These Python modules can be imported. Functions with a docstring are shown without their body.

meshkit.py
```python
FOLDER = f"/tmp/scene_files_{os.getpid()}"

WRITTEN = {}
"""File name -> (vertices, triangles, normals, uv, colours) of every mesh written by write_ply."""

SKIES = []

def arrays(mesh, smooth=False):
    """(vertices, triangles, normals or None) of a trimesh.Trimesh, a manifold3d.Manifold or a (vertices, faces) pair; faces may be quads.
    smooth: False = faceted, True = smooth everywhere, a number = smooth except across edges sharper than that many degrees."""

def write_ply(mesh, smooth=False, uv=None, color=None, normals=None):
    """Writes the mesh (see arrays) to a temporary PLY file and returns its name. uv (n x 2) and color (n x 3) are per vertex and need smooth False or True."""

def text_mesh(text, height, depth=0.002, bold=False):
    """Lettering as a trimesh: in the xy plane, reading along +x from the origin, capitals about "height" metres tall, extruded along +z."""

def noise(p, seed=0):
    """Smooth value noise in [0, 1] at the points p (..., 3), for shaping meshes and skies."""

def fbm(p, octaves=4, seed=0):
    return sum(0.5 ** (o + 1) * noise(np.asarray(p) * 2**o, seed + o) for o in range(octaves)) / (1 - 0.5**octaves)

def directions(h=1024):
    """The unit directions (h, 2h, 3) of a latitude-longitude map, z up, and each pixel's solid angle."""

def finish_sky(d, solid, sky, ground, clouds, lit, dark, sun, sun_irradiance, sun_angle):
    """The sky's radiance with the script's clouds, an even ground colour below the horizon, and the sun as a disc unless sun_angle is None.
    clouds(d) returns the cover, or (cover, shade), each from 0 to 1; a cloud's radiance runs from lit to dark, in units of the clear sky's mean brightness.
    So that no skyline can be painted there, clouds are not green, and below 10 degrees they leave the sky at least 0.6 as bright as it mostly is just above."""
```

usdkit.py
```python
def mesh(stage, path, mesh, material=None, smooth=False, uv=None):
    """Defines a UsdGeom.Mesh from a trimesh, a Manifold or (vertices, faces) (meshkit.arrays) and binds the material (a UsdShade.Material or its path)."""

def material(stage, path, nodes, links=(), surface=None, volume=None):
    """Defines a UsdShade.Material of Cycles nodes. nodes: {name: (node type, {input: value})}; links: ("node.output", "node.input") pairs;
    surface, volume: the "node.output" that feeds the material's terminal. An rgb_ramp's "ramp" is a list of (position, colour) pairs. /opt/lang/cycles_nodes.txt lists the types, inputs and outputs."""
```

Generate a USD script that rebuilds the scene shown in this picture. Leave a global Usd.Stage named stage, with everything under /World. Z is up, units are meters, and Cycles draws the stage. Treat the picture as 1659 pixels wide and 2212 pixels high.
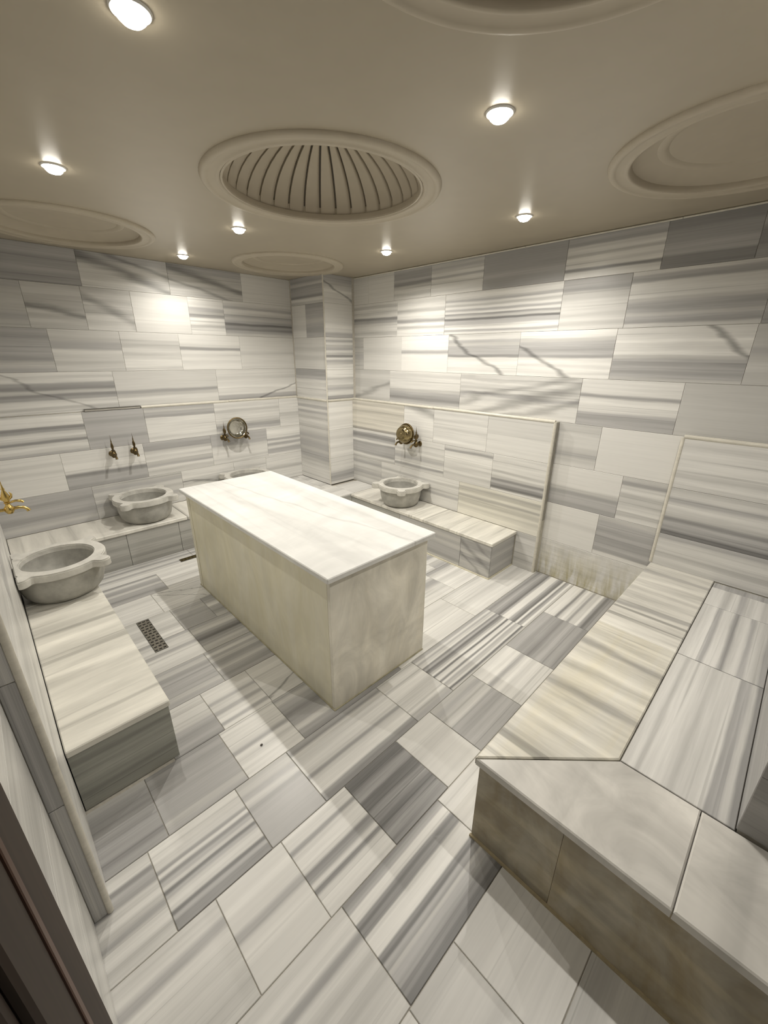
import math, random
import numpy as np, trimesh, usdkit
from shapely.geometry import Polygon, Point, box as sbox
from pxr import Usd, UsdGeom, UsdLux, Gf, Sdf, UsdShade, Vt

stage = Usd.Stage.CreateInMemory()
UsdGeom.SetStageUpAxis(stage, UsdGeom.Tokens.z)
UsdGeom.SetStageMetersPerUnit(stage, 1.0)
stage.SetDefaultPrim(UsdGeom.Xform.Define(stage, '/World').GetPrim())
UsdGeom.Scope.Define(stage, '/World/Looks')

# ------------------------------------------------------------------ camera, light, exposure
EXPOSURE = -0.42
LAMP_POWER = 19.0          # intensity of each ceiling spotlight
LAMP_COLOR = (1.0, 0.955, 0.872)
GLOW = 32.0                # brightness of the visible lamp lenses
CONE, SOFT = 80.0, 0.8

def make_camera():
    right = np.array([0.71577573, -0.69829193, 0.00731307])
    up = np.array([0.24367454, 0.25956226, 0.93447855])
    fwd = np.array([0.65443703, 0.66709506, -0.35594433])
    m = np.eye(4)
    m[0, :3], m[1, :3], m[2, :3], m[3, :3] = right, up, -fwd, (0, 0, 1.6308)
    cam = UsdGeom.Camera.Define(stage, '/World/camera')
    cam.AddTransformOp().Set(Gf.Matrix4d(m.tolist()))
    w = 24.0
    cam.CreateHorizontalApertureAttr(w)
    cam.CreateVerticalApertureAttr(w * 2212 / 1659)
    cam.CreateFocalLengthAttr(w * 884.39 / 1659)
    cam.CreateClippingRangeAttr(Gf.Vec2f(0.02, 100))
    cam.CreateExposureAttr(EXPOSURE)
make_camera()

# room measures (metres)
H = 2.34                     # ceiling
YA, XB, XL = 4.015, 2.914, -0.072      # faces of the wainscot on the back, right and left wall
YW, XW, XLW = 4.04, 2.964, -0.122      # faces of the walls behind it
DADO = 1.2
YF, XF = -0.155, 1.25        # entrance wall and its return beside the doorway
PX, PY = 2.585, 3.467        # corner pillar
YEND = -0.9

# ------------------------------------------------------------------ helpers
used = {}
def numbered(parent, name):
    k = parent + '/' + name
    n = used.get(k, 0); used[k] = n + 1
    return k if n == 0 else '%s_%03d' % (k, n)

def tag(prim, label=None, cat=None, group=None, kind=None):
    p = prim.GetPrim()
    for k, v in (('label', label), ('category', cat), ('group', group), ('kind', kind)):
        if v: p.SetCustomDataByKey(k, v)
    return p

def path_of(parent):
    return '/World' if parent is None else str(parent.GetPath())

def thing(name, label, cat, loc=(0, 0, 0), rotz=0, group=None, kind=None):
    x = UsdGeom.Xform.Define(stage, numbered('/World', name))
    x.AddTranslateOp().Set(Gf.Vec3d(*loc))
    if rotz: x.AddRotateZOp().Set(rotz)
    return tag(x, label, cat, group, kind)

def obj(name, mesh, mat, parent=None, smooth=False, label=None, uv=None):
    m = usdkit.mesh(stage, numbered(path_of(parent), name), mesh, mat, smooth=smooth, uv=uv)
    return tag(m, label)

def dup(root, loc, rotz, label, group=None):
    name = root.GetName().rstrip('0123456789').rstrip('_')
    was = root.GetCustomData()
    r = thing(name, label, was['category'], loc, rotz, group)
    r.GetReferences().AddInternalReference(root.GetPath()); r.SetInstanceable(True)
    return r

def bx(x0, x1, y0, y1, z0, z1):
    b = trimesh.creation.box((x1 - x0, y1 - y0, z1 - z0))
    b.apply_translation(((x0 + x1) / 2, (y0 + y1) / 2, (z0 + z1) / 2)); return b

def chamfered(x0, x1, y0, y1, z0, z1, c=0.004):
    P = [(x, y, z) for x in (x0, x1) for y in (y0, y1) for z in (z0, z1)]
    pts = []
    for p in P:
        s = [1 if p[i] == (x0, y0, z0)[i] else -1 for i in range(3)]
        for i in range(3):
            q = list(p)
            for j in range(3):
                if j != i: q[j] += s[j] * c
            pts.append(q)
    return trimesh.convex.convex_hull(np.array(pts))

def revolve(prof, n=48):
    return trimesh.creation.revolve(np.array(prof, float), sections=n)

def tube(pts, rad, n=10):
    pts = np.array(pts, float); rad = np.broadcast_to(rad, len(pts))
    v, f = [], []
    prev = None
    for i, p in enumerate(pts):
        t = pts[min(i + 1, len(pts) - 1)] - pts[max(i - 1, 0)]; t /= np.linalg.norm(t)
        if prev is None:
            a = np.cross(t, (0, 0, 1)) if abs(t[2]) < .9 else np.cross(t, (1, 0, 0))
        else:
            a = prev - t * (prev @ t)
        a /= np.linalg.norm(a); prev = a; b = np.cross(t, a)
        for k in range(n):
            w = 2 * math.pi * k / n
            v.append(p + rad[i] * (a * math.cos(w) + b * math.sin(w)))
    m = len(pts)
    for i in range(m - 1):
        for k in range(n):
            a0, a1 = i * n + k, i * n + (k + 1) % n
            f += [(a0, a1, a1 + n), (a0, a1 + n, a0 + n)]
    v += [pts[0], pts[-1]]
    for k in range(n):
        f += [(m * n, (k + 1) % n, k), (m * n + 1, (m - 1) * n + k, (m - 1) * n + (k + 1) % n)]
    return trimesh.Trimesh(np.array(v), np.array(f), process=False)

def cat(*ms): return trimesh.util.concatenate(list(ms))

# ------------------------------------------------------------------ materials
LEV = dict(W=.80, w=.72, L=.64, l=.555, M=.465, G=.385, D=.30, K=.20)
def tone(c, tint=(1, 1, 1)):
    g = LEV[c]
    warm = (1.0, .985, .945) if g > .5 else (1.0, .985, .97)
    return tuple(g * a * b for a, b in zip(warm, tint))

mats = {}
def marble(ramp, S=.10, W=.05, veins=(), tint=(1, 1, 1), mott=0.0, stain=None, rough=.33, fine=9.0):
    """Banded marble. ramp: tones across the tile (0..1 in v), S: fine streaks, W: waviness, veins: (a, b, c, width) dark lines a*s + b*v = c,
    mott: cloudy mottling, stain: (colour, amount) mineral stains."""
    key = (ramp, S, W, tuple(veins), tint, mott, stain, rough, fine)
    if key in mats: return mats[key]
    n, l = {}, []
    n['tc'] = ('texture_coordinate', {})
    n['oi'] = ('object_info', {}); n['om'] = ('math', {'math_type': 'multiply', 'value2': 61.0}); n['oc'] = ('combine_xyz', {'y': .3, 'z': .0})
    l += [('oi.random', 'om.value1'), ('om.value', 'oc.x')]
    l += [('oc.vector', 'wm.location'), ('oc.vector', 'sm.location')]
    n['wm'] = ('mapping', {'scale': (1.3, 2.2, 1)}); l.append(('tc.UV', 'wm.vector'))
    n['wn'] = ('noise_texture', {'scale': 1.0, 'detail': 4.0, 'roughness': .55}); l.append(('wm.vector', 'wn.vector'))
    n['xyz'] = ('separate_xyz', {}); l.append(('tc.UV', 'xyz.vector'))
    n['wo'] = ('math', {'math_type': 'multiply_add', 'value2': 2.2 * W, 'value3': -1.1 * W}); l.append(('wn.fac', 'wo.value1'))
    n['va'] = ('math', {'math_type': 'add'}); l += [('xyz.y', 'va.value1'), ('wo.value', 'va.value2')]
    cols = [tone(c, tint) for c in ramp]
    k = len(cols)
    n['rp'] = ('rgb_ramp', {'ramp': [((i + f) / k, c) for i, c in enumerate(cols) for f in (.27, .73)]}); l.append(('va.value', 'rp.fac'))
    n['sm'] = ('mapping', {'scale': (1.1, fine, 1)}); l.append(('tc.UV', 'sm.vector'))
    n['sn'] = ('noise_texture', {'scale': 1.6, 'detail': 6.0, 'roughness': .62, 'distortion': .25}); l.append(('sm.vector', 'sn.vector'))
    n['sf'] = ('map_range', {'from_min': .28, 'from_max': .72, 'to_min': 1 - 1.5 * S, 'to_max': 1 + .7 * S, 'clamp': True}); l.append(('sn.fac', 'sf.value'))
    n['m1'] = ('mix_color', {'blend_type': 'multiply', 'fac': 1.0}); l += [('rp.color', 'm1.a'), ('sf.result', 'm1.b')]
    n['lm'] = ('mapping', {'scale': (.45, fine * 1.9, 1)}); l += [('tc.UV', 'lm.vector'), ('oc.vector', 'lm.location')]
    n['ln'] = ('noise_texture', {'scale': 1.0, 'detail': 3.0, 'roughness': .5, 'distortion': .15}); l.append(('lm.vector', 'ln.vector'))
    n['lf'] = ('map_range', {'range_type': 'smoothstep', 'from_min': .57, 'from_max': .69, 'to_min': 1.0, 'to_max': 1 - min(.45, 2.1 * S), 'clamp': True}); l.append(('ln.fac', 'lf.value'))
    n['m0'] = ('mix_color', {'blend_type': 'multiply', 'fac': 1.0}); l += [('m1.result', 'm0.a'), ('lf.result', 'm0.b')]
    last = 'm0.result'
    if mott:
        n['mm'] = ('mapping', {'scale': (5.5, 2.0, 1)}); l.append(('tc.UV', 'mm.vector'))
        n['mn'] = ('noise_texture', {'scale': 1.0, 'detail': 5.0, 'roughness': .6, 'distortion': .8}); l.append(('mm.vector', 'mn.vector'))
        n['mf'] = ('map_range', {'from_min': .3, 'from_max': .7, 'to_min': 1 - mott, 'to_max': 1 + .3 * mott, 'clamp': True}); l.append(('mn.fac', 'mf.value'))
        n['m2'] = ('mix_color', {'blend_type': 'multiply', 'fac': 1.0}); l += [(last, 'm2.a'), ('mf.result', 'm2.b')]
        last = 'm2.result'
    for i, (a, b, c, w, *dk) in enumerate(veins):
        n['v%da' % i] = ('math', {'math_type': 'multiply', 'value2': float(a)}); l.append(('xyz.x', 'v%da.value1' % i))
        n['v%db' % i] = ('math', {'math_type': 'multiply_add', 'value2': float(b)}); l += [('xyz.y', 'v%db.value1' % i), ('v%da.value' % i, 'v%db.value3' % i)]
        n['v%dn' % i] = ('math', {'math_type': 'multiply_add', 'value2': .55, 'value3': -.275 - c}); l.append(('wn.fac', 'v%dn.value1' % i))
        n['v%ds' % i] = ('math', {'math_type': 'add'}); l += [('v%db.value' % i, 'v%ds.value1' % i), ('v%dn.value' % i, 'v%ds.value2' % i)]
        n['v%dd' % i] = ('math', {'math_type': 'absolute'}); l.append(('v%ds.value' % i, 'v%dd.value1' % i))
        n['v%df' % i] = ('map_range', {'range_type': 'smoothstep', 'from_min': 0.0, 'from_max': w, 'to_min': dk[0] if dk else .5, 'to_max': 1.0, 'clamp': True}); l.append(('v%dd.value' % i, 'v%df.value' % i))
        n['v%dm' % i] = ('mix_color', {'blend_type': 'multiply', 'fac': 1.0}); l += [(last, 'v%dm.a' % i), ('v%df.result' % i, 'v%dm.b' % i)]
        last = 'v%dm.result' % i
    if stain:
        n['tm'] = ('mapping', {'scale': (18.0 if len(stain) > 2 else 6.0, .9, 1), 'location': (.3, .7, 0)}); l.append(('tc.UV', 'tm.vector'))
        n['tn'] = ('noise_texture', {'scale': 1.3, 'detail': 4.0, 'roughness': .6, 'distortion': .6}); l.append(('tm.vector', 'tn.vector'))
        n['tf'] = ('map_range', {'from_min': .38, 'from_max': .66, 'to_min': 0.0, 'to_max': stain[1], 'clamp': True}); l.append(('tn.fac', 'tf.value'))
        if len(stain) > 2:
            n['td'] = ('math', {'math_type': 'multiply_add', 'value2': -1.0, 'value3': 1.05}); l.append(('xyz.y', 'td.value1'))
            n['tg'] = ('math', {'math_type': 'multiply', 'use_clamp': True}); l += [('tf.result', 'tg.value1'), ('td.value', 'tg.value2')]
        n['tx'] = ('mix_color', {'blend_type': 'multiply', 'b': stain[0]}); l += [(last, 'tx.a'), ('tg.value' if len(stain) > 2 else 'tf.result', 'tx.fac')]
        last = 'tx.result'
    n['bp'] = ('bump', {'strength': .06, 'distance': .004}); l.append(('sn.fac', 'bp.height'))
    n['p'] = ('principled_bsdf', {'roughness': rough, 'specular_ior_level': .42}); l += [(last, 'p.base_color'), ('bp.normal', 'p.normal')]
    mats[key] = usdkit.material(stage, '/World/Looks/marble_%03d' % len(mats), n, l, surface='p.BSDF')
    return mats[key]

def plain(name, col, rough=.5, metal=0.0, noise=0.0, scale=30.0, bump=0.0, spec=.5, sc=(1, 1, 1)):
    n = {'tc': ('texture_coordinate', {}), 'mp': ('mapping', {'scale': sc}), 'n': ('noise_texture', {'scale': scale, 'detail': 4.0, 'roughness': .6}),
         'r': ('rgb_ramp', {'ramp': [(.3, tuple(c * (1 - noise) for c in col)), (.7, tuple(min(1, c * (1 + .4 * noise)) for c in col))]}),
         'b': ('bump', {'strength': bump, 'distance': .01}), 'p': ('principled_bsdf', {'roughness': rough, 'metallic': metal, 'specular_ior_level': spec})}
    l = [('tc.object', 'mp.vector'), ('mp.vector', 'n.vector'), ('n.fac', 'r.fac'), ('r.color', 'p.base_color'), ('n.fac', 'b.height'), ('b.normal', 'p.normal')]
    return usdkit.material(stage, '/World/Looks/' + name, n, l, surface='p.BSDF')

GROUT = plain('grout', (.54, .51, .45), .85, noise=.15, scale=60)
PAINT = plain('ceiling_paint', (.40, .350, .265), .36, noise=.03, scale=9, bump=.02, spec=.35)
PLASTER = plain('plaster_moulding', (.45, .395, .305), .5, noise=.04, scale=14, bump=.03)
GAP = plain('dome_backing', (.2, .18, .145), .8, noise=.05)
BEAD = plain('marble_bead', (.64, .61, .53), .35, noise=.12, scale=18, sc=(1, 1, 3))
EDGE = plain('marble_edge', (.56, .53, .44), .4, noise=.15, scale=22)
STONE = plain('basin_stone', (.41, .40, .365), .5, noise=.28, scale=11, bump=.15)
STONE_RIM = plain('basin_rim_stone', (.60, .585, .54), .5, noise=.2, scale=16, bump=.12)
BRASS = plain('brass', (.62, .45, .16), .24, 1.0, noise=.2, scale=25)
OLD_BRASS = plain('tarnished_brass', (.17, .125, .06), .38, 1.0, noise=.4, scale=30)
BOWL_STEEL = plain('hammered_silver', (.60, .585, .53), .10, 1.0, noise=.1, scale=40, bump=.12)
BOWL_BRASS = plain('hammered_brass', (.34, .275, .15), .16, 1.0, noise=.25, scale=40, bump=.12)
STEEL = plain('drain_steel', (.30, .28, .24), .45, .8, noise=.25, scale=40)
DARK = plain('drain_void', (.02, .018, .015), .8)
GOLD_DARK = plain('drain_old_brass', (.12, .09, .025), .5, .6, noise=.3)
WOOD = plain('brown_door_wood', (.040, .025, .017), .75, noise=.35, scale=6, sc=(8, 8, .6))
WOOD_RED = plain('brown_door_groove', (.085, .035, .018), .5, noise=.3, scale=6, sc=(8, 8, .6))
PLASTIC = plain('dark_strip_edge', (.10, .095, .08), .5)
PLASTIC_L = plain('grey_strip_face', (.42, .40, .36), .4)
LENS = usdkit.material(stage, '/World/Looks/lamp_lens', {'e': ('emission', {'color': (1, .95, .84), 'strength': GLOW})}, [], surface='e.emission')
WHITE_RING = plain('lamp_ring', (.80, .79, .75), .3)

# ------------------------------------------------------------------ tiles
seed_count = [0]
def slab_uv(o, e1, e2, n, w, h, th, bev, seed, gap, swap=False):
    """A tile w x h whose bottom left corner is o, with a bevelled face; returns (trimesh, uv)."""
    o, e1, e2, n = (np.array(a, float) for a in (o, e1, e2, n))
    g = gap / 2
    def ring(i, d): return [o + e1 * x + e2 * y + n * d for x, y in ((g + i, g + i), (w - g - i, g + i), (w - g - i, h - g - i), (g + i, h - g - i))]
    v = np.array(ring(0, -th) + ring(0, -bev) + ring(bev, 0))
    q = [(3, 2, 1, 0), (8, 9, 10, 11)]
    for b in (0, 4):
        for k in range(4):
            q.append((b + k, b + (k + 1) % 4, b + 4 + (k + 1) % 4, b + 4 + k))
    f = [t for a in q for t in ((a[0], a[1], a[2]), (a[0], a[2], a[3]))]
    if np.dot(np.cross(e1, e2), n) < 0: f = [t[::-1] for t in f]
    s = (v - o) @ e1; t = ((v - o) @ e2) / h
    if swap: s, t = (v - o) @ e2, ((v - o) @ e1) / w
    uv = np.stack([s, t], 1)
    return (v, np.array(f)), uv

def tile(parent, o, e1, e2, n, w, h, mat, th=.012, bev=.0015, gap=.0025, name='tile', swap=False, label=None):
    seed_count[0] += 1
    m, uv = slab_uv(o, e1, e2, n, w, h, th, bev, seed_count[0] % 23, gap, swap)
    return obj(name, m, mat, parent, uv=uv, label=label)

STY = {}
def sty(code):
    """'WWLG' or 'WWLG/k=v...' -> material"""
    if code in STY: return STY[code]
    ramp, *opt = code.split('/')
    kw = {}
    for o in opt:
        a, b = o.split('=')
        kw[a] = eval(b)
    STY[code] = marble(ramp, **kw)
    return STY[code]

def rows(parent, fix, rows_, e1, e2, n, gap=.0012, name='tile'):
    """rows_: list of (b0, b1, [edge, style, edge, style, ... edge]) along e1 at heights b0..b1 of e2"""
    e1, e2 = np.array(e1, float), np.array(e2, float)
    for b0, b1, seq in rows_:
        for i in range(0, len(seq) - 2, 2):
            a0, a1 = seq[i], seq[i + 2]
            if seq[i + 1] is None: continue
            lo, hi = min(a0, a1), max(a0, a1)
            o = np.array(fix, float) + e1 * lo + e2 * b0
            tile(parent, o, e1, e2, n, hi - lo, b1 - b0, sty(seq[i + 1]), gap=gap, name=name)

Xv, Yv, Zv = (1, 0, 0), (0, 1, 0), (0, 0, 1)
# ------------------------------------------------------------------ floor
floor = thing('floor', 'floor of grey-banded white marble tiles laid in staggered rows', 'floor', kind='structure')
obj('grout_bed', bx(-.2, XW + .1, YEND, YW + .1, -.1, -.004), GROUT, floor)
yk = [.338 + .2968 * k for k in range(-5, 13)]
FL = {
 -4: [-.2, 'wLwL', .5, 'LlLw', 1.25], -3: [-.2, 'wLLw', .3, 'wwLL', .95, 'LLwl', 1.25],
 -2: [-.13, 'wwLw', .26, 'wLlw', .69, 'wwwl', 1.25],
 -1: [-.13, 'wLlw', .20, 'LLww', .44, 'lLlLLl/S=.06', .636, 'wwwL/S=.06', 1.25],
 0: [-.13, 'LwLlLlwGwwL', .448, 'KKDDGMMlGMKDWWWWwDDKDwWWMGD/W=.03/S=.08', .93, 'WWwWw', 1.45, 'wLwG', 2.0, 'wwMw', 2.96],
 1: [-.13, 'LlLLLwwMwL', .170, 'wwwWwMwwWww/S=.04', .408, 'wWWwDwGDwWWwGwwW/W=.03', .70, 'DDGDKKDGDKKKGGDKKK/W=.09/S=.2', 1.0, 'wwwLww/S=.05', 1.237, 'GMMGMLlMl', 1.598, 'LLwwLWwMWWWw', 1.961, 'DGGMGDGGMM', 2.457, 'GDKGWLLGLWLDwWWW/W=.03', 2.96],
 2: [-.13, 'LlwLGlwLGMDwL', .055, 'DDMKLwLMKLMDwGLLwwWW/W=.03/S=.08', .376, 'MMMMMMGLMLl/S=.06', .612, 'DGWWwLGLwwLLwGM/W=.03', 1.154, 'MlWwLLwWWwwL', 1.432, 'lKwlMWDWwKWlDKMDwLMwMG/W=.03/S=.08', 2.203, 'lWMDWKDMWWWMKDGMGDG/W=.03/S=.08', 2.96],
 3: [-.13, 'GDGGGMGGMl', .127, 'MlMMMMMMGMG', .438, 'WWWwWMwWWWW', .712, 'GMwMGDGMLM', 1.35, 'wwWwLw', 2.074, 'wWWwLwwWwL', 2.96],
 4: [.25, 'GMGMLwwLw', .470, 'WMWwMwLMwWWw', .717, "wLwWwWw/veins=[(-1.2,1,.1,.05)]", 1.3, 'wLGw', 2.251, 'WwWWwLWwlG', 2.96],
 5: [.25, 'MlMMMMGlM', .607, 'MGMLMGLMwM', .95, 'wwLw', 1.9, 'lwwLlMwWlW', 2.4, 'MlwGlw', 2.96],
 6: [.25, 'LwWwMLwLM', .630, 'lLMGKDMwLM', .95, 'wLlw', 2.1, 'GMwlDwLM', 2.6],
 7: [.25, 'wWLlLLwLLl', .615, 'MMMMMlMl', .822, 'lGMWMG', 1.05, 'wLlw', 1.9, 'lMwwL', 2.6],
 8: [.25, 'wWWWWwW', .585, "wWWwwW/veins=[(1.6,1,1.0,.025),(3.0,1,.95,.02)]", .95, 'wWLw', 1.8, 'wLMw', 2.6],
 9: [.25, 'MGMMLGMwG', .710, 'WWwwWwW', 1.2, 'wLwl', 2.0, 'LlwM', 2.6],
 10: [.25, 'wWwMwLGLMw', 1.05, 'wWwlwLGLMw', 1.7, 'wLwl', 2.3],
}
for k, seq in FL.items():
    rows(floor, (0, 0, 0), [(yk[k + 5], min(yk[k + 6], 3.6), seq)], Xv, Yv, Zv, gap=.0025)

# ------------------------------------------------------------------ walls
ZR = [0, .3, .6, .9, 1.2, 1.5, 1.8, 2.1, H]
wall_right = thing('wall_right', 'right wall of large grey-banded white marble tiles', 'wall', kind='structure')
obj('core', bx(XW + .004, XW + .16, YEND, YW + .16, -.1, H + .02), GROUT, wall_right)
rows(wall_right, (XW, 0, 0), [
 (2.1, H, [3.5, 'wwwwL/S=.05', 3.257, 'wwwwL/S=.05', 2.915, 'wlwlDMGGM', 2.485, 'WwwwLwMwlMlM', 1.979, 'GGMGGGG/S=.05', 1.36, 'WwDWwWlwLGMM', .81, 'DDMMGGDD/S=.08', .40, 'GDDMG', -.15]),
 (1.8, 2.1, [3.5, 'wlwwLMDwLwlw', 2.869, 'WWlWGwWlWwW', 2.323, 'wMWwMMKlGwMwlwMwWw', 1.352, 'LlLlLLLllGMM/S=.08', .944, 'LGMlMGMlwwwwGMw', .30, 'GMlLlM', -.15]),
 (1.5, 1.8, [3.5, 'llMlll', 3.337, 'wwwLww/S=.05', 2.808, 'WWWWWMWWWW/S=.04', 2.268, 'WwWWWwDMMMlMwL/veins=[(-1.85,1,-.22,.09)]', 1.621, 'WwWwWwGMGMMlwW/veins=[(-1.76,1,-.46,.09)]', .97, 'lMGMGMlWwwWwww/veins=[(-2.5,1,.5,.1)]', .305, 'llLlMlll/S=.05', -.15]),
 (1.2, 1.5, [3.5, 'lLLllLl/S=.05/veins=[(1,1,.6,.14,.65)]', 2.954, 'LMDGMlwwwwLw', 2.119, 'wwwwLMLlLwlL/W=.2/veins=[(1,1,.8,.2,.6),(.9,1,.45,.14,.65),(.8,1,1.05,.12,.7)]', 1.13, 'MMGMwwWwGwwww', .552, 'llllll/S=.05', -.15]),
 (.9, 1.2, [1.25, 'LlMlLLLll/S=.06', .95, 'wwwwww/S=.03', .48]),
 (.6, .9, [1.25, 'GMMGlwwwww/S=.05', .761, 'wlwLlLlwLGl', .48]),
 (.3, .6, [1.25, 'wwwwLwww/S=.04', .858, 'wGMGGMGMMl', .48]),
 (0, .3, [1.25, 'wwwwwww/mott=.2/stain=((.62,.57,.36),1.0,1)', .48]),
], Yv, Zv, (-1, 0, 0))

# wainscot (raised marble panelling) on the right wall
wains_r = obj('wainscot', cat(bx(XB + .004, XW + .006, 1.25, YA, 0, DADO - .004), bx(XB + .004, XW + .006, YF - .1, .48, 0, DADO - .004)), EDGE, wall_right)
rows(wains_r, (XB, 0, 0), [
 (.9, 1.2, [3.467, 'GwLwLwLlLwlL/tint=(1,.97,.9)', 2.708, 'wwwWWWWWL/veins=[(-.9,1,.80,.26,.55)]', 2.345, 'wWwwwLwwLwLw', 1.788, 'wwwwLLLL/S=.05', 1.25]),
 (.6, .9, [3.467, 'lwGMMMGwMDGw', 2.823, 'LGwLMlwLwLww', 2.204, 'LLlwLLwwWWwGL', 1.711, 'wKDMDlwlwwwwww', 1.25]),
 (.31, .6, [3.467, 'lLlMlLMl', 3.014, 'LwwwMLLwlww', 2.02, 'WWwLwlLMwlMw/tint=(1,.985,.92)', 1.25]),
 (0, .31, [1.43, 'LlLwLwl', 1.25]),
 (.9, 1.2, [.48, 'LwlwwwwLw', -.15]),
 (.6, .9, [.48, 'KGMDlLwMLl', -.15]),
 (.385, .6, [.48, 'LwlLwLM', -.15]),
], Yv, Zv, (-1, 0, 0))

wall_back = thing('wall_back', 'back wall of large grey-banded white marble tiles', 'wall', kind='structure')
obj('core', bx(-.3, XW + .16, YW + .004, YW + .16, -.1, H + .02), GROUT, wall_back)
rows(wall_back, (0, YW, 0), [
 (2.1, H, [XLW, 'GGMGGMM', .795, 'LwLLLLlMM/veins=[(1.25,1,.85,.22,.5),(1,1,1.15,.12,.6)]', 1.42, 'lLlLllMM/veins=[(.9,1,.92,.2,.5),(1.1,1,.55,.1,.65)]', 2.068, 'wwwwww/S=.04', 2.6]),
 (1.8, 2.1, [XLW, 'lMlllM', .429, 'lLlLlllLl/veins=[(.5,1,.52,.13,.5)]', .775, 'wLwlLlLl/veins=[(1.8,1,.8,.2,.65)]', 1.106, 'wwWwwwwL/S=.05', 1.551, 'WWlWWGlMwwW', 1.868, 'LMDGKMlMLwMLw', 2.6]),
 (1.5, 1.8, [XLW, 'MlGMMMGM', .513, 'LLlLLwMMlLL/S=.07', .973, 'wWWwLwlLww', 1.427, 'WWwWwWGwWWW/S=.05', 1.988, 'wwwwLwwww/S=.05', 2.6]),
 (1.2, 1.5, [XLW, 'wlwLGDlDGwLw/veins=[(1.85,1,1.52,.06,.68)]', .868, 'LLwlGLLLLL/S=.06', 1.718, 'GMwwWwwLww/S=.06/veins=[(-1.32,1,-.56,.05)]', 2.6]),
], Xv, Zv, (0, -1, 0))
wains_b = obj('wainscot', bx(XLW, 2.6, YA + .004, YW + .006, 0, DADO - .004), EDGE, wall_back)
rows(wains_b, (0, YA, 0), [
 (.9, 1.2, [XLW, 'MLwLDlwLGDwwWL', .593, 'MMGMMMGMM/S=.05', 1.033, 'wLwwwwwwwGMlM', 1.644, 'wMGlLwwLlwLw', 2.346, 'wwLlwwww', 2.6]),
 (.6, .9, [XLW, 'wwwwwLwLww/S=.05', .388, 'GMMDwWWwww/S=.08', .975, 'LlwMlwLwlGGM', 1.57, 'wLwwwLMMMM', 2.17, 'wMMwMwMwWWw', 2.6]),
 (.31, .6, [XLW, 'MlMGMMGMM', .535, 'lLlMLlLMl', 1.25, 'wLwlww/veins=[(.5,1,.6,.05)]', 1.766, 'wwLwwLw', 2.133, 'wwwlwww', 2.6]),
], Xv, Zv, (0, -1, 0))

wall_left = thing('wall_left', 'left wall of grey marble tiles beside the doorway', 'wall', kind='structure')
obj('core', bx(XLW - .16, XLW - .004, YEND, YW + .16, -.1, H + .02), GROUT, wall_left)
rows(wall_left, (XLW, 0, 0), [(ZR[i], ZR[i + 1], [YEND, 'LwLlw', -.1, ['wLLw', 'LwwL', 'wLlL', 'LLww'][i % 4], .52 + .1 * (i % 2), ['LwwLlw', 'wLwLw', 'LlLwL', 'wwLwl'][i % 4], 1.12, 'LwLl', 1.9, 'wLLw', 2.9, 'LlLw', YW]) for i in range(8)], Yv, Zv, (1, 0, 0))
wains_l = obj('wainscot', bx(XLW - .006, XL - .004, 1.13, YW, 0, DADO - .004), EDGE, wall_left)
rows(wains_l, (XL, 0, 0), [(z0, z1, [1.126, a, 1.75, b, 2.5, a, 3.2, b, YA]) for z0, z1, a, b in ((0, .3, 'wLw', 'LlL'), (.3, .6, 'LwLl', 'wwL'), (.6, .9, 'wLlw', 'LwM'), (.9, 1.2, 'wwL', 'LlLw'))], Yv, Zv, (1, 0, 0))
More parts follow.
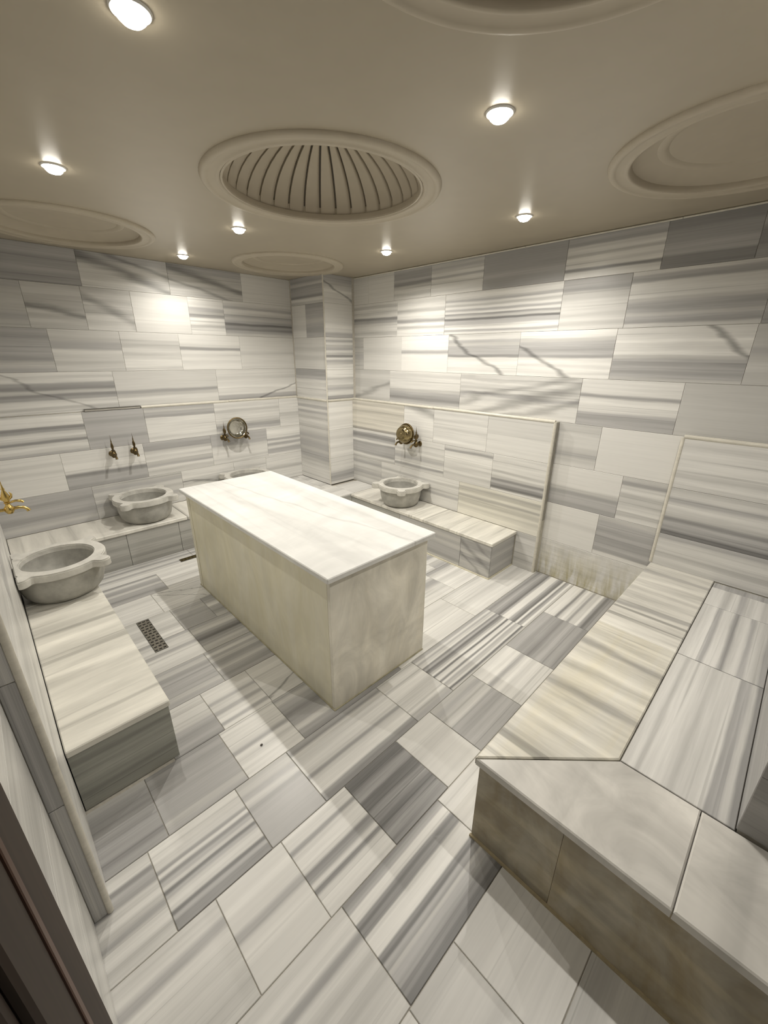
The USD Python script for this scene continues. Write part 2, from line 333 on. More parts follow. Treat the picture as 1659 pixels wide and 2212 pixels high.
for z0, z1, s in ((0, .5, 'MlMM/rough=.45'), (.5, .92, 'GMGG/rough=.45'), (.92, DADO, 'MMlM/rough=.45')):
    tile(wains_l, (XLW, 1.126, z0), Xv, Zv, (0, -1, 0), XL - XLW - .012, z1 - z0, sty(s), name='end_tile', swap=True)

wall_front = thing('wall_front', 'grey marble entrance wall rising behind the long front bench', 'wall', kind='structure')
obj('core', bx(XF + .004, XW + .1, YEND, YF - .004, -.1, H + .02), GROUT, wall_front)
rows(wall_front, (0, YF, 0), [(a, b, [XF, 'GMGGG', 1.86, 'MGGMG', 2.45, 'GGMG', XW]) for a, b in ((.39, .6), (.6, .9), (.9, 1.2), (1.2, 1.5), (1.5, 1.8), (1.8, 2.1), (2.1, H))], Xv, Zv, (0, 1, 0))
rows(wall_front, (XF, 0, 0), [(a, b, [YEND, 'GMGGG', -.5, 'GGMGG', YF]) for a, b in ((.39, .6), (.6, .9), (.9, 1.2), (1.2, 1.5), (1.5, 1.8), (1.8, 2.1), (2.1, H))], Yv, Zv, (-1, 0, 0))
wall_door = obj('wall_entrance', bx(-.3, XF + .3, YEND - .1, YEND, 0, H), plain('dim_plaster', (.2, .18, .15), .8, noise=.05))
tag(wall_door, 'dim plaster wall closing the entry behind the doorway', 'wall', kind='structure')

# door frame at the left edge
door = thing('door_1', 'dark brown wooden door frame standing at the left edge of the doorway', 'door frame', kind='structure')
obj('door_post', chamfered(XLW, -.070, .22, .458, 0, 2.1, .004), WOOD, door)
obj('door_stop', chamfered(-.072, -.062, .235, .30, 0, 2.1, .003), WOOD, door)
obj('groove_strip', chamfered(-.0715, -.0675, .345, .36, 0, 2.1, .001), WOOD_RED, door)

# ------------------------------------------------------------------ corner pillar
pillar = thing('corner_pillar', 'square marble-tiled pillar in the far corner between back and right wall', 'pillar', kind='structure')
obj('core', bx(PX + .004, XW, PY + .004, YW, .312, H), GROUT, pillar)
rows(pillar, (PX, 0, 0), [
 (2.1, H, [YA, 'lwDMMGlGM', PY]),
 (1.8, 2.1, [YA, 'wLwww/S=.05', 3.772, 'MGMlMMG', PY]), (1.5, 1.8, [YA, 'LLlLlLL/S=.04', PY]), (1.2, 1.5, [YA, 'wLwwLwMGG', PY]),
 (.9, 1.2, [YA, 'lLwlLMwMLl', PY]), (.6, .9, [YA, 'MlMMlMlL/S=.05', PY]), (.312, .6, [YA, 'wwwwLlM', PY])], Yv, Zv, (-1, 0, 0))
rows(pillar, (0, PY, 0), [
 (2.1, H, [PX, 'wwwWLlMM/veins=[(2,1,.78,.09)]', XB + .02]),
 (1.8, 2.1, [PX, 'MwWwwwww/S=.05', XB + .02]), (1.5, 1.8, [PX, 'WwlMwDlwMlwMw', XB + .02]), (1.2, 1.5, [PX, 'DGwwMlwLlWWW', XB + .02]),
 (.9, 1.2, [PX, 'WwwWwWww/S=.05', XB + .02]), (.6, .9, [PX, 'wWwwWwLww/S=.05', XB + .02]), (.312, .6, [PX, 'wMGMLwwww', XB + .02])], Xv, Zv, (0, -1, 0))
obj('corner_bead', tube([(PX - .001, PY - .001, .313), (PX - .001, PY - .001, H)], .006, 8), BEAD, pillar, smooth=True)

# ------------------------------------------------------------------ bead trims (dado rail and edge beads)
def rail(name, pts, label, r=.013, part='rail_piece', cuts=None):
    t = thing(name, label, 'trim', kind='structure')
    for a, b in zip(pts[:-1], pts[1:]):
        a, b = np.array(a, float), np.array(b, float)
        nseg = max(1, int(round(np.linalg.norm(b - a) / 1.0)))
        for i in range(nseg):
            p, q = a + (b - a) * i / nseg, a + (b - a) * (i + 1) / nseg
            d = (q - p) / np.linalg.norm(q - p) * .0012
            obj(part, tube([p + d, q - d], r, 10), BEAD, t, smooth=50)
    return t
rail('trim_1', [(1.022, YA + .008, DADO + .006), (PX - .008, YA + .008, DADO + .006)], 'white marble dado rail along the back wall')
rail('trim_2', [(PX + .004, YA, DADO), (PX + .004, PY + .004, DADO), (XB + .01, PY + .004, DADO)], 'white marble dado rail wrapping the corner pillar')
rail('trim_3', [(XB + .008, PY, DADO + .003), (XB + .008, 1.25, DADO + .003)], 'white marble dado rail along the right wall above its bench')
t4 = rail('trim_4', [(XB + .008, 1.25, DADO + .004), (XB + .008, 1.25, 0)], 'vertical marble bead closing the panelling left of the recess', r=.012)
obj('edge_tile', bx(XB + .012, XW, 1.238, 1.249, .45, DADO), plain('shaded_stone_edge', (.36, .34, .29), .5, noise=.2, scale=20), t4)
obj('edge_tile', bx(XB + .012, XW, 1.238, 1.249, 0, .449), EDGE, t4)
rail('trim_5', [(XB + .008, .484, .39), (XB + .008, .484, DADO)], 'vertical marble bead closing the panelling right of the recess', r=.012)
rail('trim_6', [(XB + .008, .484, DADO + .004), (XB + .008, YF, DADO + .004)], 'white marble dado rail above the front bench end')
rail('trim_7', [(XL - .006, 1.13, 0), (XL - .006, 1.13, DADO)], 'pale marble bead down the end of the left wall panelling', r=.009)
rail('trim_8', [(XW - .004, YF, H - .006), (XW - .004, PY, H - .006)], 'thin white seam where right wall meets ceiling', r=.005)

# ------------------------------------------------------------------ ceiling with domes
DOMES = [((1.385, 1.815), .53), ((2.175, 3.375), .455), ((.655, 3.425), .48), ((2.24, .39), .475), ((.76, .38), .485)]
LAMP_LEVEL = [.15, .6, .45, 1.42, .92, .34, 1.1, .92]     # the lamps do not all burn alike
LIGHTS = [(.46, 1.28), (.468, 2.41), (1.429, 3.68), (1.40, 2.692), (2.414, 2.456), (1.391, .918), (2.37, 1.355), (1.38, .07)]
cp = sbox(-.3, YEND, XW + .16, YW + .16)
for (c, R) in DOMES: cp = cp.difference(Point(c).buffer(R - .06, 32))
for c in LIGHTS: cp = cp.difference(Point(c).buffer(.036, 12))
ce = trimesh.creation.extrude_polygon(cp, .05, engine='earcut'); ce.apply_translation((0, 0, H))
ceiling = obj('ceiling', ce, PAINT)
tag(ceiling, 'low satin plaster ceiling, taupe white, pierced by round domes', 'ceiling', kind='structure')
DL = ['large fluted plaster dome over the massage slab', 'plaster ceiling dome in the far corner before the pillar', 'plaster ceiling dome at the left by the back wall',
      'plaster ceiling dome at the right edge above the front bench', 'plaster ceiling dome at the top of the picture, cut by its edge']
def ring_profile(R):
    p = [(R, .01)]
    p += [(R, -.002), (R - .004, -.010), (R - .012, -.015), (R - .022, -.016), (R - .030, -.013), (R - .036, -.010), (R - .060, -.008), (R - .066, -.012), (R - .074, -.013), (R - .080, -.010), (R - .084, -.002), (R - .087, .008), (R - .09, .05), (R - .03, .05), (R, .01)]
    return p
for i, ((cx, cy), R) in enumerate(DOMES):
    d = thing('ceiling_dome', DL[i], 'ceiling dome', (cx, cy, H))
    obj('moulding_ring', revolve(ring_profile(R), 72), PLASTER, d, smooth=40)
    r0 = R - .086
    if i == 0:
        depth = .26
        N = 32
        def cap(t): return r0 * math.cos(t * math.pi / 2), -.004 + depth * math.sin(t * math.pi / 2)
        # flat frieze that carries the flutes
        obj('frieze_ring', revolve([(r0 + .003, -.008), (r0 - .006, -.009), (r0 - .010, .0), (r0 - .008, .02), (r0 + .003, .02), (r0 + .003, -.008)], 72), PLASTER, d, smooth=40)
        prof = [((cap(t)[0]) * 1.0 + .004, cap(t)[1] + .022) for t in np.linspace(0, .98, 18)]
        prof = prof + [(0.0001, prof[-1][1] + .002)]
        outer = [(a + .02, b + .02) for a, b in prof[::-1]]
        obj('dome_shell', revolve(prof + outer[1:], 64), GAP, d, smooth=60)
        for k in range(N):
            a0, a1 = 2 * math.pi * k / N, 2 * math.pi * (k + 1) / N
            V, F = [], []
            ts = np.linspace(.05, .93, 12)
            for t in ts:
                r, z = cap(t)
                g = .005 / max(r, .02)
                g = min(g, (a1 - a0) * .4)
                for j, a in enumerate(np.linspace(a0 + g, a1 - g, 5)):
                    bulge = .0015 * math.sin(math.pi * j / 4)
                    V.append(((r - bulge) * math.cos(a), (r - bulge) * math.sin(a), z - bulge * .6))
            nt = len(ts)
            for a in range(nt - 1):
                for b in range(4):
                    p = a * 5 + b
                    F += [(p, p + 5, p + 6), (p, p + 6, p + 1)]
            V = np.array(V); n0 = len(V)
            r_ = np.linalg.norm(V[:, :2], axis=1, keepdims=True)
            V2 = V.copy(); V2[:, :2] *= (r_ + .016) / r_; V2[:, 2] += .012
            F2 = [(c + n0, b + n0, a + n0) for a, b, c in F]
            bd = [(a * 5, (a + 1) * 5) for a in range(nt - 1)] + [((a + 1) * 5 + 4, a * 5 + 4) for a in range(nt - 1)] + [(b + 1, b) for b in range(4)] + [((nt - 1) * 5 + b, (nt - 1) * 5 + b + 1) for b in range(4)]
            for a, b in bd: F2 += [(a, b + n0, b), (a, a + n0, b + n0)]
            obj('flute', (np.vstack([V, V2]), np.array(F + F2)), PLASTER, d, smooth=50)
    else:
        depth = .07
        prof = [(r0 * math.cos(t) + .004, depth * math.sin(t)) for t in np.linspace(0, math.pi / 2 - .02, 18)] + [(.0001, depth)]
        outer = [(a + .02, b + .02) for a, b in prof[::-1]]
        obj('dome_shell', revolve(prof + outer[1:], 64), PLASTER, d, smooth=60)
        ez = lambda q: depth * math.sqrt(1 - q * q)
        prof2 = [(r0 * .80, ez(.80) + .002), (r0 * .77, ez(.77) - .004), (r0 * .72, ez(.72) - .005), (r0 * .69, ez(.69) + .002), (r0 * .74, ez(.74) + .006), (r0 * .80, ez(.80) + .002)]
        obj('inner_ring', revolve(prof2, 64), PLASTER, d, smooth=40)

# ------------------------------------------------------------------ downlights
LL = ['recessed ceiling spotlight at the top left edge of the picture', 'recessed ceiling spotlight above the left wall bench, leftmost of all',
      'small recessed spotlight nearest the back wall, between two domes', 'recessed spotlight just beyond the fluted dome, left of the pillar',
      'recessed spotlight right of the far dome, before the right wall', 'large-looking recessed spotlight right of the fluted dome',
      'recessed spotlight close to the right wall above the recess', 'recessed spotlight over the front bench, beyond the top edge of the picture']
for i, (x, y) in enumerate(LIGHTS):
    t = thing('ceiling_spotlight', LL[i], 'spotlight', (x, y, H))
    obj('trim_ring', revolve([(.034, .03), (.034, -.003), (.036, -.005), (.041, -.005), (.044, -.001), (.044, .0), (.040, .002), (.040, .03), (.034, .03)], 32), WHITE_RING, t, smooth=40)
    obj('lens', revolve([(.0335, .006), (.0335, -.006), (.030, -.015), (.022, -.022), (.010, -.0255), (.0001, -.026)], 24), LENS, t, smooth=True)
    L = UsdLux.SphereLight.Define(stage, str(t.GetPath()) + '/beam')
    L.AddTranslateOp().Set(Gf.Vec3d(0, 0, -.035))
    L.CreateRadiusAttr(.012)
    L.CreateNormalizeAttr(True)
    L.CreateIntensityAttr(LAMP_POWER * LAMP_LEVEL[i])
    L.CreateColorAttr(Gf.Vec3f(*LAMP_COLOR))
    sh = UsdLux.ShapingAPI.Apply(L.GetPrim())
    sh.CreateShapingConeAngleAttr(CONE); sh.CreateShapingConeSoftnessAttr(SOFT)

# ------------------------------------------------------------------ massage slab
SX0, SX1, SY0, SY1, SH = .878, 1.593, 1.228, 2.936, .759
slab = thing('massage_slab', 'raised rectangular marble massage slab with a bright white top in the middle of the room', 'massage table', ((SX0 + SX1) / 2, (SY0 + SY1) / 2, 0))
def local(x0, x1, y0, y1, z0, z1, c=.004, o=((SX0 + SX1) / 2, (SY0 + SY1) / 2)):
    return chamfered(x0 - o[0], x1 - o[0], y0 - o[1], y1 - o[1], z0, z1, c)
def planar_uv(m, s_ax, v_ax, seed, scale=None):
    v = np.array(m.vertices)
    lo, hi = v.min(0), v.max(0)
    t = (v[:, v_ax] - lo[v_ax]) / (hi[v_ax] - lo[v_ax])
    return np.stack([v[:, s_ax] - lo[s_ax], t], 1)
def slabobj(name, m, mat, parent, s_ax, v_ax, seed, label=None):
    m.unmerge_vertices()
    return obj(name, (np.array(m.vertices), np.array(m.faces)), mat, parent, uv=planar_uv(m, s_ax, v_ax, seed), label=label)
TOP = marble('WWwWWWwW', S=.04, W=.2, tint=(.94, .95, .96), mott=.12, rough=.28, fine=6, veins=((.55, 2.6, 2.0, .05, .84), (.5, 2.2, 1.2, .12, .93)))
CREAM = marble('wWWWWWWW', S=.03, tint=(1.06, 1.03, .875), mott=.12, stain=((.90, .87, .72), .5), rough=.4, fine=2.0)
MOTT = marble('wWWWWWWw', S=.06, tint=(1.16, 1.13, 1.04), mott=.30, stain=((.84, .80, .70), .3), rough=.4, fine=2.0)
i_ = .030
tb = .028
slabobj('top_slab', local(SX0, SX1, SY0, SY1, SH - tb, SH, .004), TOP, slab, 1, 0, 1, 'bright white polished marble top')
slabobj('side_panel', local(SX0 + i_, SX0 + i_ + .02, SY0 + i_ + .021, SY1 - i_, 0, SH - tb, .001), CREAM, slab, 1, 2, 2, 'cream stained long side')
slabobj('end_panel', local(SX0 + i_, SX1 - i_, SY0 + i_, SY0 + i_ + .02, 0, SH - tb, .001), MOTT, slab, 0, 2, 3, 'grey mottled end')
slabobj('side_panel', local(SX1 - i_ - .02, SX1 - i_, SY0 + i_ + .021, SY1 - i_, 0, SH - tb, .001), CREAM, slab, 1, 2, 4)
slabobj('end_panel', local(SX0 + i_ + .021, SX1 - i_ - .021, SY1 - i_ - .02, SY1 - i_, 0, SH - tb, .001), MOTT, slab, 0, 2, 5)
slabobj('edge_strip', local(SX0 + i_ - .003, SX0 + i_ + .0, SY1 - i_ - .055, SY1 - i_ - .012, 0, SH - tb - .002, .001), CREAM, slab, 1, 2, 8)
SEAM = plain('stained_seam', (.46, .42, .29), .7, noise=.3, scale=18)
obj('base_joint', cat(local(SX0 + i_ - .005, SX0 + i_, SY0 + i_ - .005, SY1 - i_, 0, .006, .001), local(SX0 + i_, SX1 - i_, SY0 + i_ - .005, SY0 + i_, 0, .006, .001)), SEAM, slab)

# ------------------------------------------------------------------ benches
GRAIN = marble('WwwwWwwLWwwLwWwLlwWwww', S=.16, W=.06, tint=(1, .985, .93), rough=.36, fine=10)
GRAINW = marble('wWwwLWwwWwLwWw', S=.12, W=.06, tint=(1, .985, .94), rough=.36, fine=10)
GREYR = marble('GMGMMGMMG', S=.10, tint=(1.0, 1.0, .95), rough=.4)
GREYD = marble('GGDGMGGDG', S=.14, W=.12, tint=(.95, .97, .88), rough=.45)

bl = thing('marble_bench', 'low marble bench along the left wall carrying the nearest basin', 'bench')
obj('core', bx(XL + .003, .255, 1.565, 3.99, 0, .279), GROUT, bl)
slabobj('seat_slab', chamfered(XL + .003, .280, 1.530, 2.76, .28, .31), GRAIN, bl, 0, 1, 3)
slabobj('seat_slab', chamfered(XL + .003, .280, 2.7625, 3.57, .28, .31), GRAINW, bl, 0, 1, 6)
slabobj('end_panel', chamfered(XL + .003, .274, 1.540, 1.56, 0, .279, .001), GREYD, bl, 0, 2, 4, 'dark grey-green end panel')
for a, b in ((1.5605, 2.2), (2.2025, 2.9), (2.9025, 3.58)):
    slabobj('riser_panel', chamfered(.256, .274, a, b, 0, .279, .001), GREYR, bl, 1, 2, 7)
bb = thing('marble_bench', 'low marble bench along the back wall behind the slab, with a grey riser', 'bench')
obj('core', bx(.28, 2.15, 3.60, YA, 0, .279), GROUT, bb)
slabobj('seat_slab', chamfered(XL + .003, 1.1, 3.5725, YA - .001, .28, .31), GRAINW, bb, 1, 0, 8)
slabobj('seat_slab', chamfered(1.1025, 2.147, 3.5725, YA - .001, .28, .31), GRAINW, bb, 1, 0, 9)
for a, b in ((.275, .62), (.6225, 1.02), (1.0225, 1.6), (1.6025, 2.147)):
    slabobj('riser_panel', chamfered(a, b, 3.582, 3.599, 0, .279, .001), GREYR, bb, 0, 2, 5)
cpf = thing('corner_platform', 'tiled marble platform around the foot of the far pillar', 'platform')
obj('core', bx(2.15, XB, 3.10, YA, 0, .297), GROUT, cpf)
rows(cpf, (0, 0, .31), [(3.09, 3.41, [2.15, 'wLwl', 2.39, 'wwLw', 2.60, 'LwwL', XB]), (3.41, 3.72, [2.15, 'LwLw', 2.47, 'wlLw', 2.585]), (3.72, YA, [2.15, 'wLwl', 2.50, 'wlLw', 2.585])], Xv, Yv, Zv, gap=.004)
slabobj('riser_panel', chamfered(2.15, XB, 3.083, 3.099, 0, .297, .001), GREYR, cpf, 0, 2, 5)
br = thing('marble_bench', 'low marble bench along the right wall with a basin at its far end', 'bench')
obj('core', bx(2.575, XB, 1.45, 3.08, 0, .279), GROUT, br)
slabobj('seat_slab', chamfered(2.548, XB - .001, 1.424, 2.28, .282, .31), GRAIN, br, 0, 1, 5)
slabobj('seat_slab', chamfered(2.548, XB - .001, 2.2825, 3.082, .282, .31), GRAINW, br, 0, 1, 8)
VR = marble('MlMGlMGM', S=.12, W=.3, veins=((-2.2, 1, .25, .12, .7), (-2.2, 1, -.1, .08, .72), (-2.2, 1, .62, .09, .75)), rough=.4)
slabobj('riser_panel', chamfered(2.557, 2.574, 1.437, 1.716, 0, .281, .001), VR, br, 1, 2, 2, 'grey panel with dark slanting veins')
slabobj('riser_panel', chamfered(2.557, 2.574, 1.7185, 2.4, 0, .281, .001), marble('lGMMMlMlM', S=.06), br, 1, 2, 6)
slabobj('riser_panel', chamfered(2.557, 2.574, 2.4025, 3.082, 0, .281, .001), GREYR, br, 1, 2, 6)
slabobj('end_panel', chamfered(2.575, XB - .001, 1.437, 1.449, 0, .281, .001), marble('MMlMMlMMl', S=.10), br, 0, 2, 3)
obj('base_joint', cat(bx(2.549, 2.557, 1.432, 3.08, 0, .008), bx(2.557, XB, 1.429, 1.437, 0, .008)), plain('cream_joint', (.66, .62, .48), .7, noise=.1), br)

bf = thing('corner_bench', 'large L-shaped marble bench filling the right foreground, mitred at its corner', 'bench')
RX, RY, RZ, RW = .907, .483, .389, .338
obj('core', cat(bx(RX + .03, XB, YF, RY - .03, 0, RZ - .029), bx(RX + .03, XF, YEND + .1, YF + .01, 0, RZ - .029)), GROUT, bf)
def prism(poly, z0, z1, c=.004):
    p = Polygon(poly); q = p.buffer(-c, join_style=2)
    A, B = np.array(p.exterior.coords)[:-1], np.array(q.exterior.coords)[:-1]
    pts = [(x, y, z0) for x, y in A] + [(x, y, z1 - c) for x, y in A] + [(x, y, z1) for x, y in B]
    return trimesh.convex.convex_hull(np.array(pts))
g = .002
YI = RY - RW
SEATY = marble('WwwLwwWwwLwMwwLWwwMwLww', S=.22, W=.07, tint=(1, .982, .92), rough=.36, fine=11, stain=((.97, .90, .68), .4))
SEATG = marble('WwwLwwMwwLwLwwLWwwMwLw', S=.22, W=.07, tint=(1, .985, .94), rough=.36, fine=11)
CLOUD = marble('wwLwwwLw', S=.06, W=.2, tint=(1, .985, .96), mott=.30, rough=.33, fine=2.5)
slabobj('seat_slab', prism([(RX + g, RY), (2.0, RY), (2.0, YI + g), (RX + RW + g, YI + g)], RZ - .028, RZ), SEATY, bf, 1, 0, 4, 'yellowish streaked front slab')
slabobj('seat_slab', prism([(2.003, RY), (XB - .001, RY), (XB - .001, YI + g), (2.003, YI + g)], RZ - .028, RZ), SEATG, bf, 1, 0, 7)
slabobj('seat_slab', prism([(RX, RY - 2 * g), (RX + RW - g, YI - g), (RX + RW - g, -.076), (RX, -.076)], RZ - .028, RZ), CLOUD, bf, 0, 1, 2, 'cloudy white mitred slab')
slabobj('seat_slab', prism([(RX, -.079), (RX + RW - g, -.079), (RX + RW - g, YEND + .1), (RX, YEND + .1)], RZ - .028, RZ), CLOUD, bf, 0, 1, 6)
for x0, x1, s in ((RX + RW + .001, 2.006, 'DlMGwLLLlLwwwlwL'), (2.008, 2.586, 'GlLMwLGwwMWwL'), (2.588, 2.83, 'LlwLMwlww')):
    tile(bf, (x0, YF, RZ - .002), Xv, Yv, Zv, x1 - x0, YI - YF - .001, sty(s), th=.02, gap=.003, name='back_tile')
tile(bf, (2.832, YF, RZ - .006), Xv, Yv, Zv, XB - 2.834, YI - YF - .001, sty('GMGM'), th=.02, gap=.003, name='back_tile')
BROWN = marble('MMlMMlMM', S=.08, W=.3, tint=(1, .93, .76), mott=.32, stain=((.72, .62, .42), .8), rough=.45, fine=2.5)
slabobj('riser_panel', chamfered(RX + .012, RX + .029, .1845, RY - .013, 0, RZ - .029, .001), BROWN, bf, 1, 2, 3, 'brown-stained riser panel')
slabobj('riser_panel', chamfered(RX + .012, RX + .029, YEND + .1, .184, 0, RZ - .029, .001), BROWN, bf, 1, 2, 6, 'brown-stained riser panel')
slabobj('riser_panel', chamfered(RX + .03, 1.9, RY - .029, RY - .013, 0, RZ - .029, .001), MOTT, bf, 0, 2, 6)
slabobj('riser_panel', chamfered(1.902, XB - .001, RY - .029, RY - .013, 0, RZ - .029, .001), MOTT, bf, 0, 2, 9)
obj('base_joint', bx(RX + .004, RX + .012, YEND + .1, RY - .01, 0, .008), plain('brown_joint', (.42, .35, .22), .7, noise=.2), bf)

# ------------------------------------------------------------------ basins
def ring_poly(R, hole, ears, ear_r, ear_l):
    p = Point(0, 0).buffer(R, 24)
    for a in ears:
        c, s = math.cos(math.radians(a)), math.sin(math.radians(a))
        e = Point(c * (ear_l - ear_r), s * (ear_l - ear_r)).buffer(ear_r, 10)
        neck = Polygon([(c * R * .7 - s * ear_r, s * R * .7 + c * ear_r), (c * R * .7 + s * ear_r, s * R * .7 - c * ear_r),
                        (c * (ear_l - ear_r) + s * ear_r, s * (ear_l - ear_r) - c * ear_r), (c * (ear_l - ear_r) - s * ear_r, s * (ear_l - ear_r) + c * ear_r)])
        p = p.union(e).union(neck)
    p = p.buffer(.012, 6).buffer(-.024, 6).buffer(.012, 6)
    return p.difference(Point(0, 0).buffer(hole, 32))
def basin_meshes(R=.205, h=.205, clip=None):
    body = revolve([(.001, 0), (R * .70, 0), (R * .80, .008), (R * .90, .035), (R * .97, .09), (R * 1.0, h - .055), (R * 1.0, h - .03),
                    (R * .80, h - .03), (R * .80, h - .05), (R * .78, .10), (R * .66, .055), (R * .4, .04), (.001, .038)], 56)
    poly = ring_poly(R * 1.09, R * .815, (45, 135, 225, 315), .038, R * 1.40)
    if clip: poly = poly.intersection(sbox(*clip))
    lo = trimesh.creation.extrude_polygon(poly.buffer(-.004), .006, engine='earcut'); lo.apply_translation((0, 0, h - .045))
    mid = trimesh.creation.extrude_polygon(poly, .034, engine='earcut'); mid.apply_translation((0, 0, h - .041))
    hi = trimesh.creation.extrude_polygon(poly.buffer(-.005), .006, engine='earcut'); hi.apply_translation((0, 0, h - .006))
    return body, cat(lo, mid, hi)
def basin(loc, label, R=.205, h=.205, clip=None):
    t = thing('wash_basin', label, 'basin', loc, group=None)
    b, r = basin_meshes(R, h, clip)
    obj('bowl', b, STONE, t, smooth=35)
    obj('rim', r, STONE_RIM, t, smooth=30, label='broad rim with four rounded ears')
    obj('plug', revolve([(.001, .044), (.018, .044), (.02, .040), (.001, .039)], 16), OLD_BRASS, t, smooth=40)
    return t
basin((.135, 2.85, .31), 'grey stone wash basin on the left wall bench, nearest to the doorway', .215, .215, (-.2, -.4, .5, .5))
basin((.845, 3.775, .31), 'grey stone wash basin on the back bench below the twin taps', .21, .21, (-.5, -.5, .5, .235))
basin((1.80, 3.775, .31), 'grey stone wash basin half hidden behind the massage slab', .21, .21, (-.5, -.5, .5, .235))
basin((2.715, 2.545, .31), 'grey stone wash basin on the right wall bench', .195, .2, (-.5, -.5, .195, .5))

# ------------------------------------------------------------------ taps and bowls
def make_tap(name, loc, rot, label, m, pipe=.055, fin=.12, group=None, lever=True):
    """origin on the wall, spout along -y of the local frame"""
    t = thing(name, label, 'tap', loc, rot, group)
    f = trimesh.transformations.rotation_matrix
    esc = revolve([(.001, 0), (.024, 0), (.025, .004), (.017, .009), (.010, .012), (.001, .012)], 20); esc.apply_transform(f(math.pi / 2, (1, 0, 0)))
    obj('wall_plate', esc, m, t, smooth=40)
    obj('pipe', tube([(0, -.008, 0), (0, -pipe, 0)], [.0085, .0085], 12), m, t, smooth=40)
    body = revolve([(.001, -.026), (.012, -.024), (.02, -.012), (.022, 0), (.019, .014), (.012, .022), (.010, .03), (.014, .034), (.014, .038), (.001, .04)], 20); body.apply_translation((0, -pipe - .012, 0))
    obj('valve_body', body, m, t, smooth=40)
    k = pipe + .012
    obj('spout', tube([(0, -k - .015, 0), (0, -k - .04, .002), (0, -k - .06, -.004), (0, -k - .072, -.016), (0, -k - .076, -.026)], [.009, .0085, .008, .0085, .010], 12), m, t, smooth=40)
    fl = revolve([(.001, .036), (.011, .040), (.015, .052), (.019, .066), (.016, .080), (.010, .095), (.006, .104), (.0085, .110), (.005, .118), (.0025, .135), (.0008, .036 + fin)], 16)
    fl.apply_scale((.55, 1, 1)); fl.apply_translation((0, -k, 0))
    obj('flame_finial', fl, m, t, smooth=40)
    for s in (-1, 1):
        lf = tube([(0, -k + s * .008, .05), (0, -k + s * .022, .062), (0, -k + s * .026, .078), (0, -k + s * .020, .092)], [.006, .006, .005, .0015], 8)
        obj('finial_leaf', lf, m, t, smooth=40)
    if lever:
        obj('lever', tube([(0, -k - .01, .034), (0, -k - .035, .04), (0, -k - .055, .035), (0, -k - .065, .026)], [.005, .006, .0075, .006], 10), m, t, smooth=40)
    return t
make_tap('water_tap', (XL, 2.85, .855), 90, 'bright brass water tap on the left wall above the nearest basin', BRASS, .062, .13)
make_tap('water_tap', (.735, YA, .85), 0, 'left of the twin dark brass taps on the back wall', OLD_BRASS, .05, .125)
make_tap('water_tap', (.895, YA, .85), 0, 'right of the twin dark brass taps on the back wall', OLD_BRASS, .05, .125)
make_tap('water_tap', (1.69, YA, .865), 0, 'dark brass tap left of the shiny bowl on the back wall', OLD_BRASS, .05, .125)
make_tap('water_tap', (1.905, YA, .865), 0, 'dark brass tap right of the shiny bowl on the back wall', OLD_BRASS, .05, .125)
make_tap('water_tap', (XB, 2.685, .865), -90, 'dark brass tap left of the brass bowl on the right wall', OLD_BRASS, .045, .125)
make_tap('water_tap', (XB, 2.495, .865), -90, 'dark brass tap right of the brass bowl on the right wall', OLD_BRASS, .045, .125)

def metal_bowl(loc, rz, tilt, label, m, R=.098, dp=.045, facing=1):
    t = thing('metal_bowl', label, 'bowl', loc)
    pr = [(.001, dp), (.03, dp), (.034, dp - .004)]
    for a in np.linspace(.25, 1.0, 10): pr.append((R * (.38 + .62 * math.sin(a * math.pi / 2)), dp * math.cos(a * math.pi / 2)))
    pr += [(R + .006, -.002), (R + .004, -.005)]
    inn = [(R - .004, .0)] + [((R - .004) * (.36 + .64 * math.sin(a * math.pi / 2)), (dp - .004) * math.cos(a * math.pi / 2)) for a in np.linspace(1, .25, 10)] + [(.001, dp - .007)]
    M = trimesh.transformations.rotation_matrix(math.radians(rz), (0, 0, 1)) @ trimesh.transformations.rotation_matrix(math.radians((90 + tilt) * facing), (1, 0, 0))
    b = revolve(pr + inn, 48); b.apply_transform(M)
    obj('dish', b, m, t, smooth=40)
    for k, rr in enumerate((.062, .082)):
        z = dp * math.cos(math.asin(min(1, max(0, (rr / R - .38) / .62))))
        ang = np.linspace(0, 2 * math.pi, 33)
        q = tube([(rr * math.cos(a), rr * math.sin(a), z + (.0005 if facing > 0 else -.005)) for a in ang], .0022, 6); q.apply_transform(M)
        obj('raised_ring', q, m, t, smooth=40)
    ang = np.linspace(0, 2 * math.pi, 41)
    q = tube([((R + .005) * math.cos(a), (R + .005) * math.sin(a), -.002) for a in ang], .0065, 8); q.apply_transform(M)
    obj('rolled_rim', q, OLD_BRASS, t, smooth=40)
    q = revolve([(.001, dp + .005), (.008, dp + .004), (.012, dp + .001), (.012, dp - .002), (.001, dp - .002)], 16); q.apply_transform(M)
    obj('centre_boss', q, m, t, smooth=40)
    return t
metal_bowl((1.795, YA - .125, .962), 0, 4, 'shiny round silver bowl hung between two taps on the back wall', BOWL_STEEL, .092, .05, -1)
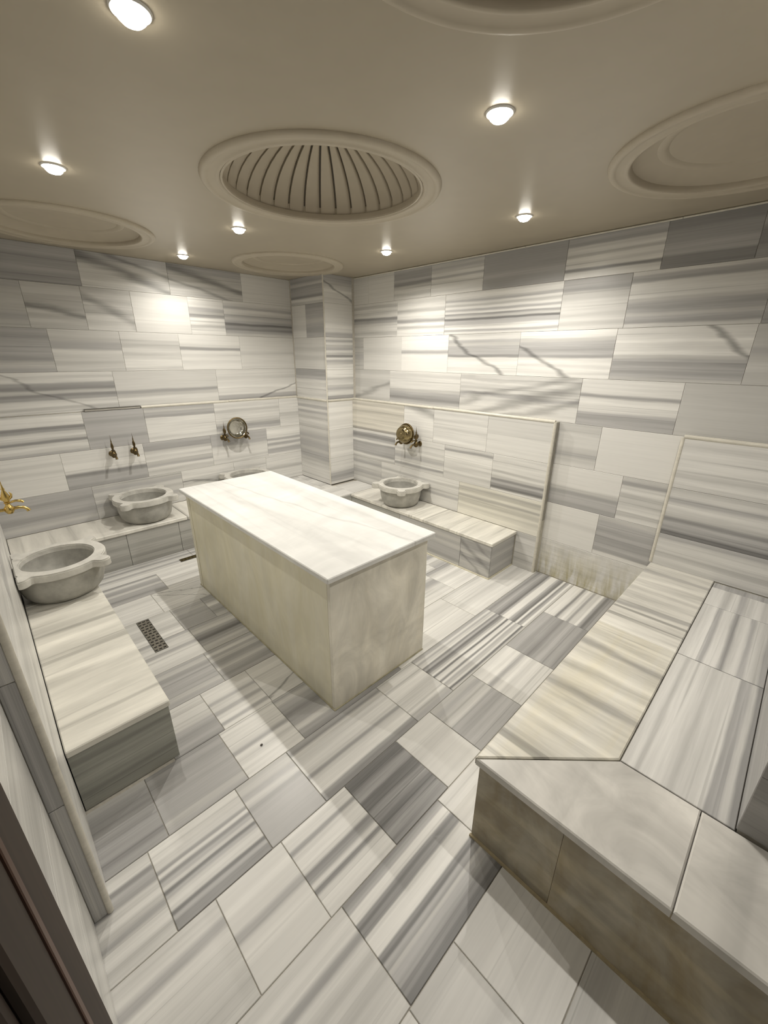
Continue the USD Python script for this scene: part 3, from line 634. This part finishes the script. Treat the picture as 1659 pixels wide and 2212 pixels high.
metal_bowl((XB - .095, 2.59, .955), -90, -4, 'domed brass bowl hung between two taps on the right wall', BOWL_BRASS, .086, .075)

# ------------------------------------------------------------------ drains and small things
def grate(x0, x1, y0, y1, label, m, nx, ny):
    t = thing('floor_drain', label, 'floor drain', ((x0 + x1) / 2, (y0 + y1) / 2, 0))
    w, h = (x1 - x0) / 2, (y1 - y0) / 2
    p = sbox(-w + .003, -h + .003, w - .003, h - .003)
    for i in range(nx):
        for j in range(ny):
            a, b = -w + (i + .5 + .25 * (j % 2) - .12) * 2 * w / nx, -h + (j + .5) * 2 * h / ny
            p = p.difference(sbox(a - .008, b - .006, a + .008, b + .006) if nx > 1 else sbox(a - w * .6, b - h / ny * .7, a + w * .6, b + h / ny * .7))
    pl = trimesh.creation.extrude_polygon(p, .002, engine='earcut'); pl.apply_translation((0, 0, .0005))
    fr = trimesh.creation.extrude_polygon(sbox(-w, -h, w, h).difference(sbox(-w + .003, -h + .003, w - .003, h - .003)), .003, engine='earcut'); fr.apply_translation((0, 0, .0003))
    obj('frame', fr, PLASTIC, t); obj('grate', pl, m, t)
    obj('sump', bx(-w + .002, w - .002, -h + .002, h - .002, -.0004, .0002), DARK, t)
grate(.410, .482, 2.315, 2.70, 'long perforated steel floor drain beside the left bench', STEEL, 3, 12)
grate(.93, 1.075, 3.375, 3.43, 'small dark brass floor drain behind the massage slab', GOLD_DARK, 5, 2)

st = thing('dado_strip', 'short grey strip with dark edges lying on the back dado ledge above the twin taps', 'strip', (.62, YA + .0085, DADO))
obj('strip_face', bx(0, .395, -.008, .008, .003, .016), PLASTIC_L, st)
obj('dark_edge', bx(-.004, .40, -.011, .011, .0, .003), PLASTIC, st)
obj('dark_edge', bx(-.004, .40, -.011, .011, .016, .020), PLASTIC, st)
pb = trimesh.creation.icosphere(2, .006); pb.apply_scale((1, .8, .6)); pb.apply_translation((.552, 1.333, .0034))
tag(obj('pebble', pb, plain('dark_grit', (.10, .09, .08), .7), smooth=True), 'tiny dark speck of grit on a white floor tile', 'grit')
